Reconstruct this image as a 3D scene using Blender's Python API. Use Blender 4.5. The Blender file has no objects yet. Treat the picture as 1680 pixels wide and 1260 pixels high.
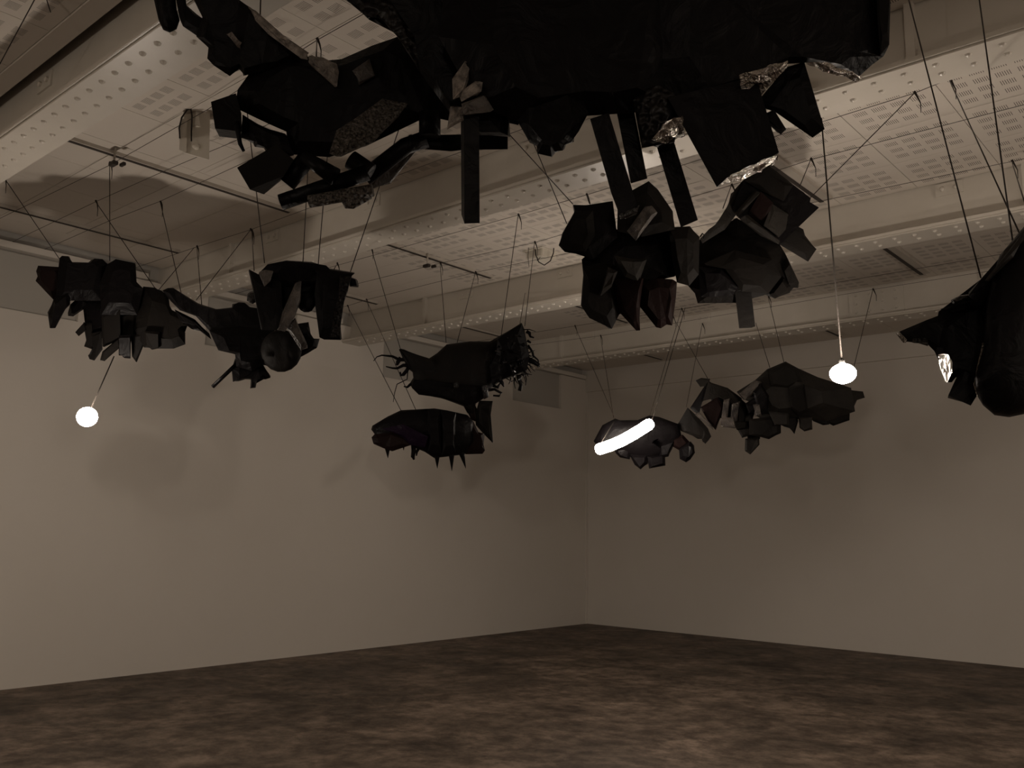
import bpy, bmesh, math, random
from mathutils import Vector, Matrix
random.seed(7)
S = bpy.context.scene
C = S.collection

# ------------------------------------------------------------------ camera
FPX = 1464.08
CAM = Vector((9.17377, -12.48938, 1.55))
V1 = Vector((-857 - 840, 838 - 630, FPX)).normalized()     # vanishing direction of the beams
V2 = Vector((2135 - 840, 890 - 630, FPX)).normalized()     # vanishing direction of the left wall
AX, AY = -V1, V2
AZ = AX.cross(AY)
RM = Matrix((AX, AY, AZ))                                   # camera (right, down, forward) -> world
right, up, back = RM @ Vector((1, 0, 0)), RM @ Vector((0, -1, 0)), RM @ Vector((0, 0, -1))
cd = bpy.data.cameras.new('camera')
cd.sensor_width = 36.0
cd.lens = FPX / 1680 * 36
cd.clip_start = 0.05
cam = bpy.data.objects.new('camera', cd)
C.objects.link(cam)
cam.matrix_world = Matrix((
    (right.x, up.x, back.x, CAM.x), (right.y, up.y, back.y, CAM.y),
    (right.z, up.z, back.z, CAM.z), (0, 0, 0, 1)))
S.camera = cam

# ------------------------------------------------------------------ world, exposure
w = bpy.data.worlds.new('world'); S.world = w; w.use_nodes = True
w.node_tree.nodes['Background'].inputs[0].default_value = (0, 0, 0, 1)
w.node_tree.nodes['Background'].inputs[1].default_value = 0.0
S.view_settings.view_transform = 'Standard'
S.view_settings.look = 'None'
S.view_settings.gamma = 1.0
S.view_settings.use_curve_mapping = False
S.view_settings.exposure = 0.0
LAMP_GLOW = (1.0, 0.865, 0.735)
LAMP_STRENGTH = {'left': 260.0, 'right': 250.0, 'tube': 82.0, 'fill_side': 560.0, 'fill_near_side': 180.0, 'fill_rear_left': 380.0, 'fill_rear_right': 480.0}  # bulbs outside the view are added to brighten the room


def ray(px, py): return RM @ Vector(((px - 840) / FPX, (py - 630) / FPX, 1.0))
def at(px, py, d): return CAM + ray(px, py) * d             # a point d metres deep in the room
def onz(px, py, z):
    r = ray(px, py); return CAM + r * ((z - CAM.z) / r.z)
def depth(p): return (p - CAM).dot(-back)


# ------------------------------------------------------------------ materials
def mat(name, col, rough=0.6, spec=0.5, bump=None, var=None, emit=None, metal=0.0):
    """bump=(kind, scale, strength, distance); var=(scale, amount, colour2)"""
    m = bpy.data.materials.new(name); m.use_nodes = True
    nt = m.node_tree; b = nt.nodes['Principled BSDF']
    b.inputs['Base Color'].default_value = (*col, 1)
    b.inputs['Roughness'].default_value = rough
    b.inputs['Metallic'].default_value = metal
    b.inputs['Specular IOR Level'].default_value = spec
    tc = nt.nodes.new('ShaderNodeTexCoord')
    if var:
        n = nt.nodes.new('ShaderNodeTexNoise'); n.inputs['Scale'].default_value = var[0]
        n.inputs['Detail'].default_value = 6; n.inputs['Roughness'].default_value = 0.62
        nt.links.new(tc.outputs['Object'], n.inputs['Vector'])
        r = nt.nodes.new('ShaderNodeValToRGB')
        r.color_ramp.elements[0].position = 0.5 - var[1]; r.color_ramp.elements[1].position = 0.5 + var[1]
        r.color_ramp.elements[0].color = (*col, 1); r.color_ramp.elements[1].color = (*var[2], 1)
        nt.links.new(n.outputs['Fac'], r.inputs['Fac'])
        nt.links.new(r.outputs['Color'], b.inputs['Base Color'])
    if bump:
        k, sc, st, di = bump
        bp = nt.nodes.new('ShaderNodeBump'); bp.inputs['Strength'].default_value = st
        bp.inputs['Distance'].default_value = di
        if k == 'voronoi':
            n = nt.nodes.new('ShaderNodeTexVoronoi'); n.inputs['Scale'].default_value = sc
            n.feature = 'SMOOTH_F1'
            out = n.outputs['Distance']
        else:
            n = nt.nodes.new('ShaderNodeTexNoise'); n.inputs['Scale'].default_value = sc
            n.inputs['Detail'].default_value = 5; n.inputs['Distortion'].default_value = 1.2
            out = n.outputs['Fac']
        nt.links.new(tc.outputs['Object'], n.inputs['Vector'])
        nt.links.new(out, bp.inputs['Height'])
        nt.links.new(bp.outputs['Normal'], b.inputs['Normal'])
    if emit:
        b.inputs['Emission Color'].default_value = (*emit[0], 1)
        b.inputs['Emission Strength'].default_value = emit[1]
    return m


M = {}
M['black'] = mat('black_wrap', (0.0034, 0.0028, 0.0031), 0.42, 0.07, ('noise', 9, 0.55, 0.02))
M['crinkle'] = mat('crinkled_black_foil', (0.009, 0.008, 0.008), 0.17, 0.6, ('noise', 34, 1.0, 0.03))
M['nodule'] = mat('nodular_black_foam', (0.006, 0.005, 0.005), 0.36, 0.18, ('voronoi', 42, 1.0, 0.03))
M['highlight'] = mat('crumpled_plastic_highlight', (0.5, 0.455, 0.41), 0.22, 0.5, ('noise', 42, 1.0, 0.06), metal=1.0)  # pale metal stands in for the lamp highlight on shiny black plastic
M['tape'] = mat('scuffed_pale_tape', (0.26, 0.225, 0.195), 0.5, 0.3, ('noise', 50, 0.9, 0.01), (24, 0.14, (0.07, 0.06, 0.053)))
M['stipple'] = mat('stippled_foam', (0.004, 0.0035, 0.0035), 0.5, 0.2, ('voronoi', 60, 1.0, 0.02), (115, 0.13, (0.11, 0.095, 0.08)))
M['brown'] = mat('brown_black_board', (0.0085, 0.007, 0.0058), 0.6, 0.07, ('noise', 14, 0.5, 0.01), (5, 0.2, (0.0045, 0.004, 0.0038)))
M['grey'] = mat('charcoal_board', (0.019, 0.0165, 0.014), 0.62, 0.1, ('noise', 30, 0.6, 0.006), (9, 0.18, (0.010, 0.0088, 0.008)))
M['slate'] = mat('worn_grey_plastic', (0.085, 0.072, 0.062), 0.45, 0.35, ('noise', 40, 0.9, 0.01), (14, 0.15, (0.022, 0.019, 0.018)))
M['purple'] = mat('purple_black_wrap', (0.0075, 0.003, 0.0100), 0.45, 0.08, ('noise', 12, 0.6, 0.02))
M['oxblood'] = mat('dark_red_black_board', (0.008, 0.0038, 0.0034), 0.55, 0.07, ('noise', 14, 0.5, 0.01))
M['wire'] = mat('black_wire', (0.02, 0.014, 0.011), 0.5, 0.3)
M['cord'] = mat('dark_grey_cord', (0.035, 0.03, 0.026), 0.7, 0.1)
M['steel'] = mat('painted_steel', (0.60, 0.56, 0.50), 0.36, 0.5, ('noise', 60, 0.12, 0.004), (3, 0.25, (0.54, 0.50, 0.44)))
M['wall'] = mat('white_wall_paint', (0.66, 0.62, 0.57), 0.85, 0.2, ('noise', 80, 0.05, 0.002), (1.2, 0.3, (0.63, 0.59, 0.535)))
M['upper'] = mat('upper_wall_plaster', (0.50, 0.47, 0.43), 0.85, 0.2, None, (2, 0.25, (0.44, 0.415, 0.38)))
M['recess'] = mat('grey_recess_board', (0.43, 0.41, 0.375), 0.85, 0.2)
M['slab'] = mat('void_soffit', (0.12, 0.11, 0.10), 0.9, 0.1)
M['box'] = mat('pale_plastic', (0.58, 0.54, 0.47), 0.5, 0.4)
M['rail'] = mat('dark_track', (0.035, 0.028, 0.024), 0.6, 0.3)
M['track_body'] = mat('track_flange', (0.42, 0.38, 0.33), 0.5, 0.4)
M['socket'] = mat('dark_lamp_socket', (0.03, 0.028, 0.026), 0.5, 0.4)
for k, v in LAMP_STRENGTH.items():
    M['glow_' + k] = mat('lamp_glass_' + k, (1, 1, 1), 0.5, 0.2, emit=(LAMP_GLOW, v))


def panel_material():
    """painted acoustic board: 4 x 4 groups of seven slits, cut in object space"""
    m = bpy.data.materials.new('slotted_acoustic_board'); m.use_nodes = True
    nt = m.node_tree; b = nt.nodes['Principled BSDF']
    b.inputs['Roughness'].default_value = 0.8; b.inputs['Specular IOR Level'].default_value = 0.2
    tc = nt.nodes.new('ShaderNodeTexCoord'); sp = nt.nodes.new('ShaderNodeSeparateXYZ')
    nt.links.new(tc.outputs['Object'], sp.inputs[0])
    def math_(op, a, bb=None):
        n = nt.nodes.new('ShaderNodeMath'); n.operation = op
        for i, v in enumerate((a, bb)):
            if v is None: continue
            if isinstance(v, (int, float)): n.inputs[i].default_value = v
            else: nt.links.new(v, n.inputs[i])
        return n.outputs[0]
    x, y = sp.outputs[0], sp.outputs[1]
    # x: groups start at 0 .. 0.4575 pitch 0.122, group 0.087 long; y: rows pitch 0.123, slit 0.062 long
    gx = math_('MODULO', x, 0.122)
    inx = math_('MULTIPLY', math_('LESS_THAN', gx, 0.088), math_('MULTIPLY', math_('GREATER_THAN', x, 0.001), math_('LESS_THAN', x, 0.488)))
    sx = math_('LESS_THAN', math_('MODULO', gx, 0.0126), 0.0036)
    gy = math_('MODULO', y, 0.123)
    iny = math_('MULTIPLY', math_('LESS_THAN', gy, 0.066), math_('MULTIPLY', math_('GREATER_THAN', y, 0.001), math_('LESS_THAN', y, 0.492)))
    k = math_('MULTIPLY', math_('MULTIPLY', inx, iny), sx)
    nz = nt.nodes.new('ShaderNodeTexNoise'); nz.inputs['Scale'].default_value = 2.2
    nt.links.new(tc.outputs['Object'], nz.inputs['Vector'])
    base = nt.nodes.new('ShaderNodeMixRGB')
    base.inputs[1].default_value = (0.58, 0.53, 0.47, 1); base.inputs[2].default_value = (0.63, 0.58, 0.52, 1)
    nt.links.new(nz.outputs['Fac'], base.inputs[0])
    mix = nt.nodes.new('ShaderNodeMixRGB')
    nt.links.new(k, mix.inputs[0]); nt.links.new(base.outputs[0], mix.inputs[1])
    mix.inputs[2].default_value = (0.05, 0.04, 0.035, 1)
    nt.links.new(mix.outputs[0], b.inputs['Base Color'])
    return m


def floor_material():
    m = bpy.data.materials.new('worn_concrete'); m.use_nodes = True
    nt = m.node_tree; b = nt.nodes['Principled BSDF']
    tc = nt.nodes.new('ShaderNodeTexCoord')
    mp = nt.nodes.new('ShaderNodeMapping'); mp.inputs['Scale'].default_value = (1.0, 1.0, 1.0)
    nt.links.new(tc.outputs['Object'], mp.inputs[0])
    def noise(sc, det, ro, dist=0.0):
        n = nt.nodes.new('ShaderNodeTexNoise'); n.inputs['Scale'].default_value = sc
        n.inputs['Detail'].default_value = det; n.inputs['Roughness'].default_value = ro
        n.inputs['Distortion'].default_value = dist
        nt.links.new(mp.outputs[0], n.inputs['Vector']); return n.outputs['Fac']
    def ramp(src, stops):
        r = nt.nodes.new('ShaderNodeValToRGB'); e = r.color_ramp.elements
        e[0].position, e[0].color = stops[0][0], (*stops[0][1], 1)
        e[1].position, e[1].color = stops[-1][0], (*stops[-1][1], 1)
        for p, c in stops[1:-1]:
            q = e.new(p); q.color = (*c, 1)
        nt.links.new(src, r.inputs[0]); return r.outputs[0]
    a = ramp(noise(1.3, 9, 0.68, 0.4), [(0.34, (0.075, 0.058, 0.045)), (0.5, (0.155, 0.118, 0.09)), (0.68, (0.30, 0.23, 0.178))])
    c = ramp(noise(6.5, 8, 0.7), [(0.38, (0.32, 0.30, 0.29)), (0.62, (1.0, 1.0, 1.0))])
    mx = nt.nodes.new('ShaderNodeMixRGB'); mx.blend_type = 'MULTIPLY'; mx.inputs[0].default_value = 0.8
    nt.links.new(a, mx.inputs[1]); nt.links.new(c, mx.inputs[2])
    nt.links.new(mx.outputs[0], b.inputs['Base Color'])
    rr = nt.nodes.new('ShaderNodeMapRange'); rr.inputs[3].default_value = 0.42; rr.inputs[4].default_value = 0.75
    nt.links.new(noise(3.0, 6, 0.6), rr.inputs[0]); nt.links.new(rr.outputs[0], b.inputs['Roughness'])
    b.inputs['Specular IOR Level'].default_value = 0.25
    bp = nt.nodes.new('ShaderNodeBump'); bp.inputs['Strength'].default_value = 0.15; bp.inputs['Distance'].default_value = 0.01
    nt.links.new(noise(25, 6, 0.6), bp.inputs['Height']); nt.links.new(bp.outputs[0], b.inputs['Normal'])
    return m


M['panel'] = panel_material()
M['floor'] = floor_material()
M['plain_panel'] = mat('plain_ceiling_board', (0.59, 0.54, 0.48), 0.8, 0.2, None, (2.2, 0.3, (0.62, 0.57, 0.51)))


# ------------------------------------------------------------------ mesh helpers
def link(name, me, m, parent=None, origin=None):
    o = bpy.data.objects.new(name, me); C.objects.link(o)
    if m is not None and not me.materials: me.materials.append(m)
    if parent is not None: o.parent = parent
    elif origin is not None: o.location = origin
    return o


def base_of(parent):
    p = Vector((0, 0, 0))
    while parent is not None:
        p = p + Vector(parent.location); parent = parent.parent
    return p


def bm_obj(name, bm, m, parent=None, smooth=False):
    """bm is in world coordinates"""
    off = base_of(parent)
    if parent is None:
        xs = [v.co for v in bm.verts]
        off = Vector((sum(v.x for v in xs), sum(v.y for v in xs), sum(v.z for v in xs))) / len(xs)
    bmesh.ops.translate(bm, verts=bm.verts, vec=-off)
    bmesh.ops.recalc_face_normals(bm, faces=bm.faces)
    me = bpy.data.meshes.new(name); bm.to_mesh(me); bm.free()
    if smooth:
        for p in me.polygons: p.use_smooth = True
    o = link(name, me, m, parent)
    if parent is None: o.location = off
    return o


def add_box(bm, lo, hi):
    vs = [bm.verts.new((x, y, z)) for x in (lo[0], hi[0]) for y in (lo[1], hi[1]) for z in (lo[2], hi[2])]
    for f in ((0, 1, 3, 2), (4, 6, 7, 5), (0, 4, 5, 1), (2, 3, 7, 6), (0, 2, 6, 4), (1, 5, 7, 3)):
        bm.faces.new([vs[i] for i in f])
    return vs


def box(name, lo, hi, m, parent=None, bevel=0.0):
    bm = bmesh.new(); add_box(bm, lo, hi)
    if bevel: bmesh.ops.bevel(bm, geom=bm.edges[:], offset=bevel, segments=2, affect='EDGES')
    return bm_obj(name, bm, m, parent)


def structure(o): o['kind'] = 'structure'; return o
def tag(o, label, cat, group=None):
    o['label'] = label; o['category'] = cat
    if group: o['group'] = group
    return o


def thing(name, label, cat, loc, group=None):
    o = bpy.data.objects.new(name, None); C.objects.link(o)
    o.location = loc; o.empty_display_size = 0.1
    return tag(o, label, cat, group)


def add_tube(bm, pts, rads, n=8, cap=True):
    pts = [Vector(p) for p in pts]
    if not isinstance(rads, (list, tuple)): rads = [rads] * len(pts)
    rings = []
    for i, p in enumerate(pts):
        t = (pts[min(i + 1, len(pts) - 1)] - pts[max(i - 1, 0)]).normalized()
        a = t.cross(Vector((0, 0, 1)))
        if a.length < 0.1: a = t.cross(Vector((0, 1, 0)))
        a.normalize(); b = t.cross(a)
        rings.append([bm.verts.new(p + (a * math.cos(q) + b * math.sin(q)) * rads[i]) for q in [2 * math.pi * k / n for k in range(n)]])
    for r0, r1 in zip(rings, rings[1:]):
        for k in range(n): bm.faces.new((r0[k], r0[(k + 1) % n], r1[(k + 1) % n], r1[k]))
    if cap:
        bm.faces.new(rings[0]); bm.faces.new(rings[-1][::-1])


def tube(name, parent, pts, rads, m, n=8, smooth=True):
    bm = bmesh.new(); add_tube(bm, pts, rads, n)
    o = bm_obj(name, bm, m, parent)
    if smooth:
        for p in o.data.polygons: p.use_smooth = len(p.vertices) == 4
    return o


# ------------------------------------------------------------------ the room
ZC = 4.30          # ceiling board underside
ZV = 4.75          # soffit above the boards
XR, YB = 14.0, -18.5
BEAMS = [-13.14, -10.51, -7.88, -5.24, -2.55]
structure(box('floor', (-0.4, YB - 0.3, -0.2), (XR + 0.3, 0.4, 0.0), M['floor']))
wl = structure(box('wall_left', (-0.40, YB, 0.0), (0.0, 0.0, 3.553), M['wall']))
structure(box('wall_back', (-0.4, 0.0, 0.0), (XR, 0.35, 3.93), M['wall']))
structure(box('wall_right', (XR, YB, 0.0), (XR + 0.3, 0.4, ZV), M['wall']))
structure(box('wall_front', (-0.4, YB - 0.3, 0.0), (XR, YB, ZV), M['wall']))
ceil = structure(box('ceiling', (-0.4, YB - 0.3, ZV), (XR + 0.3, 0.4, ZV + 0.2), M['slab']))
structure(box('trim_1', (0.0, -0.055, 0.0), (0.02, 0.0, 3.55), M['wall']))
# upper wall: plaster piers at each beam, shallow grey recess boards between them, a pale cornice ledge above
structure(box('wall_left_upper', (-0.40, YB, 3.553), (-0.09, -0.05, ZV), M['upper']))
up_w = bpy.data.objects['wall_left_upper']
ends = BEAMS + [0.10]
for i, yb in enumerate(ends):
    y0, y1 = yb - 0.85, min(yb + 0.57, 0.0)
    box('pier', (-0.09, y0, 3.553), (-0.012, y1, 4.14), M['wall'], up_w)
for i in range(len(ends) - 1):
    y0, y1 = ends[i] + 0.57, ends[i + 1] - 0.85
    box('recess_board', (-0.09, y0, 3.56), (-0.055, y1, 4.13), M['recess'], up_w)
for i in range(len(ends) - 1):
    y0, y1 = ends[i] + 0.165, ends[i + 1] - 0.165
    box('cornice', (-0.09, y0, 4.15), (0.02, min(y1, -0.02), 4.215), M['wall'], up_w, 0.004)
# bulkhead over the far wall (the last beam, boxed in)
structure(box('trim_2', (-0.4, -0.05, 3.93), (XR, 0.35, ZV), M['wall']))

# beams
for bi, yb in enumerate(BEAMS):
    lab = ['riveted white steel beam overhead out of the picture', 'riveted white steel beam across the top left corner of the ceiling',
           'riveted white steel beam behind the leftmost foreground sculpture', 'riveted white steel beam above the hairy fish sculpture',
           'riveted white steel beam closest to the far right wall'][bi]
    t = thing('steel_beam', lab, 'beam', (6.0, yb, 3.91), 'riveted ceiling beams')
    box('web', (-0.09, yb - 0.008, 3.94), (XR, yb + 0.008, ZV), M['steel'], t)
    box('bottom_flange', (-0.09, yb - 0.15, 3.915), (XR, yb + 0.15, 3.94), M['steel'], t, 0.003)
    box('cover_plate', (-0.05, yb - 0.135, 3.903), (XR, yb + 0.15, 3.915), M['steel'], t, 0.002)
    bm = bmesh.new()
    for s in (-1, 1):                                        # flange angles
        add_box(bm, (-0.09, yb + s * 0.008 if s > 0 else yb - 0.075, 3.94), (XR, yb + 0.075 if s > 0 else yb - 0.008, 3.95))
    bm_obj('flange_angle', bm, M['steel'], t)
    bm = bmesh.new()
    x = 0.25
    while x < 11.2:
        for s, dx in ((-1, 0.0), (1, 0.0)):
            r = 0.019
            v = [bm.verts.new((x + dx + math.cos(a) * r, yb + s * 0.055 - 0.01 + math.sin(a) * r, 3.903)) for a in [k * math.pi / 4 for k in range(8)]]
            u = [bm.verts.new((x + dx + math.cos(a) * r * .7, yb + s * 0.055 - 0.01 + math.sin(a) * r * .7, 3.893)) for a in [k * math.pi / 4 for k in range(8)]]
            for k in range(8): bm.faces.new((v[k], v[(k + 1) % 8], u[(k + 1) % 8], u[k]))
            w_ = bm.verts.new((x + dx, yb + s * 0.055 - 0.01, 3.887))
            for k in range(8): bm.faces.new((u[k], u[(k + 1) % 8], w_))
        x += 0.152
    o = bm_obj('rivet_rows', bm, M['steel'], t); o['kind'] = 'stuff'
    for xs in (1.40, 7.86):
        box('stiffener', (xs, yb - 0.05, 3.95), (xs + 0.045, yb - 0.008, ZV - 0.1), M['steel'], t)
    for xs in ((2.0, 3.45, 5.2, 7.25, 9.0) if bi != 4 else (1.8, 3.6, 6.9)):
        p = box('bolted_plate', (xs, yb - 0.02, 4.19), (xs + 0.20, yb - 0.008, 4.29), M['steel'], t)
        for k in (0.05, 0.15):
            bm = bmesh.new(); add_tube(bm, [(xs + k, yb - 0.02, 4.24), (xs + k, yb - 0.034, 4.24), (xs + k, yb - 0.04, 4.24)], [0.018, 0.018, 0.008], 8)
            bm_obj('bolt', bm, M['steel'], p)
    if bi == 4:
        p = box('splice_plate', (5.55, yb - 0.02, 3.965), (6.15, yb - 0.008, 4.28), M['steel'], t)
        bm = bmesh.new()
        for k in range(4):
            for q in range(3):
                X, Z = 5.63 + k * 0.145, 4.02 + q * 0.10
                add_tube(bm, [(X, yb - 0.02, Z), (X, yb - 0.036, Z)], [0.016, 0.011], 8)
        o = bm_obj('bolts', bm, M['steel'], p); o['kind'] = 'stuff'

# ceiling boards, 0.6 m grid between the beams
def board_mesh(name, m):
    bm = bmesh.new(); add_box(bm, (-0.066, -0.0825, 0), (0.54, 0.5135, 0.02))
    bmesh.ops.recalc_face_normals(bm, faces=bm.faces)
    me = bpy.data.meshes.new(name); bm.to_mesh(me); bm.free(); me.materials.append(m); return me
bays = [(BEAMS[0], BEAMS[1]), (BEAMS[1], BEAMS[2]), (BEAMS[2], BEAMS[3]), (BEAMS[3], BEAMS[4]), (BEAMS[4], -0.05)]
me_slot = board_mesh('ceiling_panel', M['panel'])
me_plain = board_mesh('ceiling_panel', M['plain_panel'])
XA, XB = 7.19 - 0.61 * 11 - 0.066, 7.19 + 0.61 * 4 - 0.07
for bi, (ya, yb) in enumerate(bays):
    lo, hi = ya + 0.10, yb - (0.085 if bi == 0 else 0.012)
    last = hi - 0.52 - (0.11 if bi == 0 else 0.0)
    rows = [last - 0.6 * k for k in range(4) if last - 0.6 * k - 0.0825 > lo]
    for ix in range(-11, 4):
        for r in rows:
            x0 = 7.19 + 0.61 * ix
            o = link('ceiling_panel', me_plain if (x0 < (3.4 if bi == 1 else 2.3) or bi == 4) else me_slot, None, ceil)
            o.location = Vector((x0, r, ZC)) - Vector(ceil.location)
    if rows[-1] - 0.0865 - lo > 0.01:
        box('border_board', (0.03, lo, ZC), (XR, rows[-1] - 0.0865, ZC + 0.02), M['plain_panel'], ceil)
    if bi == 0:
        box('border_board', (0.03, rows[0] + 0.5175, ZC - 0.012), (XR, hi, ZC + 0.02), M['plain_panel'], ceil)
    box('border_board', (XB, rows[-1] - 0.0825, ZC), (XR, rows[0] + 0.5135, ZC + 0.02), M['plain_panel'], ceil)
    box('border_board', (0.03, rows[-1] - 0.0825, ZC), (XA - 0.004, rows[0] + 0.5135, ZC + 0.02), M['plain_panel'], ceil)
box('border_board', (0.0, YB, ZC), (XR, BEAMS[0] - 0.02, ZC + 0.02), M['plain_panel'], ceil)
# surface tracks across the bays
bay_word = ['', 'between the first two beams', 'between the second and third beams', 'between the third and fourth beams', 'beyond the last beam']
for bi, xt in ((1, 0.80), (1, 2.71), (2, 0.80), (2, 2.71), (2, 6.47), (3, 0.77), (3, 2.71), (3, 6.45), (4, 1.7), (4, 4.6), (4, 6.9)):
    lo, hi = bays[bi][0] + 0.25, bays[bi][1] - 0.25
    where = 'nearest the left wall' if xt < 1.8 else ('right of the middle' if xt > 6 else 'left of the middle')
    big = xt > 6 and bi < 4
    t = thing('ceiling_track', 'dark %s ceiling track %s, %s' % ('wide' if big else 'thin', bay_word[bi], where), 'track', (xt, (lo + hi) / 2, ZC), 'ceiling tracks')
    box('track_body', (xt - (0.05 if big else 0.022), lo, ZC - 0.026), (xt + (0.05 if big else 0.022), hi, ZC), M['track_body'], t)
    box('slot', (xt - (0.056 if big else 0.028), lo, ZC - 0.03), (xt - (0.02 if big else -0.004), hi, ZC - 0.004), M['rail'], t)

# ------------------------------------------------------------------ sculptures
def sculpture(label, px, py, d): return thing('hanging_sculpture', label, 'sculpture', at(px, py, d), 'black suspended sculptures')


def chunk(name, parent, pts, d, m='black', th=0.22, taper=0.8, bulge=0.04, inset=0.62, tilt=None, rounded=False, jit=0.012, label=None):
    """a solid lump: outline ring, a raised front and a tapered rear, each vertex a little off true"""
    n = len(pts)
    cx = sum(p[0] for p in pts) / n; cy = sum(p[1] for p in pts) / n
    if tilt is None: tilt = (random.uniform(-.25, .25), random.uniform(-.2, .2))
    def dd(p): return d * (1 + 0) + (tilt[0] * (p[0] - cx) + tilt[1] * (p[1] - cy)) / FPX * d
    ring = [at(p[0], p[1], dd(p)) for p in pts]
    cen = at(cx, cy, d); ax = (cen - CAM).normalized()
    def scaled(k, sh, j=0.0):
        return [cen + (q - cen) * k + ax * sh + Vector((random.uniform(-j, j), random.uniform(-j, j), random.uniform(-j, j))) for q in ring]
    prof = [(inset, -bulge)] if not rounded else [(0.45, -bulge), (0.8, -bulge * .72), (0.94, -bulge * .4)]
    rings = [scaled(k, s, jit * .5) for k, s in prof] + [ring]
    rings += [scaled(0.97, th * .45, jit), scaled(taper, th, jit)] if not rounded else [scaled(0.95, th * .35), scaled(0.82, th * .7), scaled(0.5, th)]
    if bulge == 0: rings = rings[1 if not rounded else 3:]
    bm = bmesh.new()
    vr = [[bm.verts.new(q) for q in r] for r in rings]
    for a, b in zip(vr, vr[1:]):
        for k in range(n): bm.faces.new((a[k], a[(k + 1) % n], b[(k + 1) % n], b[k]))
    bm.faces.new(vr[0]); bm.faces.new(vr[-1][::-1])
    bmesh.ops.triangulate(bm, faces=[f for f in bm.faces if len(f.verts) > 4])
    o = bm_obj(name, bm, M[m], parent, rounded)
    if label: o['label'] = label
    return o


def crumple(name, parent, pts, d, tilt=(0, 0), m='highlight', amp=0.012, cuts=5, depths=None, label=None):
    """a crumpled sheet with thickness: outline cut into small facets, each pushed in or out"""
    n = len(pts); cx = sum(p[0] for p in pts) / n; cy = sum(p[1] for p in pts) / n
    P = [at(x, y, depths[i] if depths else d + (tilt[0] * (x - cx) + tilt[1] * (y - cy)) / FPX * d) for i, (x, y) in enumerate(pts)]
    bm = bmesh.new()
    f = bm.faces.new([bm.verts.new(q) for q in P])
    bmesh.ops.triangulate(bm, faces=[f])
    bmesh.ops.subdivide_edges(bm, edges=bm.edges[:], cuts=cuts, use_grid_fill=True)
    bmesh.ops.triangulate(bm, faces=bm.faces[:])
    bm.normal_update()
    bm.faces.ensure_lookup_table(); nrm = bm.faces[0].normal.copy()
    for v in bm.verts:
        k = 0.25 if v.is_boundary else 1.0
        v.co += nrm * random.uniform(-amp, amp) * k + Vector((random.uniform(-1, 1), random.uniform(-1, 1), random.uniform(-1, 1))) * amp * .35 * k
    g = bmesh.ops.extrude_face_region(bm, geom=bm.faces[:])
    ax = (at(cx, cy, d) - CAM).normalized()
    bmesh.ops.translate(bm, verts=[v for v in g['geom'] if isinstance(v, bmesh.types.BMVert)], vec=ax * .012)
    o = bm_obj(name, bm, M[m], parent)
    if label: o['label'] = label
    return o


def slabx(name, parent, front, backp, d0, d1, m='black'):
    """a box-like piece given by its near outline and its far outline"""
    n = len(front); bm = bmesh.new()
    a = [bm.verts.new(at(x, y, d0)) for x, y in front]; b = [bm.verts.new(at(x, y, d1)) for x, y in backp]
    for k in range(n): bm.faces.new((a[k], a[(k + 1) % n], b[(k + 1) % n], b[k]))
    bm.faces.new(a); bm.faces.new(b[::-1])
    return bm_obj(name, bm, M[m], parent)


def rod(name, parent, pts, d, rpx, m='black', n=10):
    """a round bar through photo points; rpx is its radius in pixels at depth d"""
    if not isinstance(rpx, (list, tuple)): rpx = [rpx] * len(pts)
    P = [at(p[0], p[1], p[2] if len(p) > 2 else d) for p in pts]
    return tube(name, parent, P, [r / FPX * d for r in rpx], M[m], n)


def ellipse(cx, cy, rx, ry, n=18, rot=0.0):
    return [(cx + rx * math.cos(a) * math.cos(rot) - ry * math.sin(a) * math.sin(rot), cy + rx * math.cos(a) * math.sin(rot) + ry * math.sin(a) * math.cos(rot)) for a in [2 * math.pi * k / n for k in range(n)]]


WR = 0.0032
def wire(parent, top, end, d, ztop=4.2, name='hanging_wire', knot=True, top_d=None):
    """a wire from its knot on a ceiling cable (photo point on the cable level) down to the sculpture"""
    a = onz(top[0], top[1], ztop) if top_d is None else at(top[0], top[1], top_d)
    b = at(end[0], end[1], d)
    o = tube(name, parent, [a, b], WR, M['wire'], 5)
    if knot and top_d is None:
        k = tube('wire_tail', parent, [a + Vector((0, 0, 0.012)), a + Vector((0.012, 0.01, -0.02)), a + Vector((0.03, 0.01, -0.07)), a + Vector((0.028, 0.012, -0.13))], [0.009, 0.006, WR, WR * .7], M['wire'], 5)
    return o


def T(x0, y0, s): return lambda L: [(x0 + u / s, y0 + v / s) for u, v in L]
c2 = T(240, 0, 3.0); c3 = T(560, 0, 3.0); c4 = T(1120, 0, 3.0)
cA = T(0, 400, 6.0); cB = T(0, 380, 2.7097); cH = T(560, 480, 3.9375); cM = T(880, 240, 3.2308); cR = T(940, 540, 3.1111); cE = T(1440, 360, 3.704)

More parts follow.
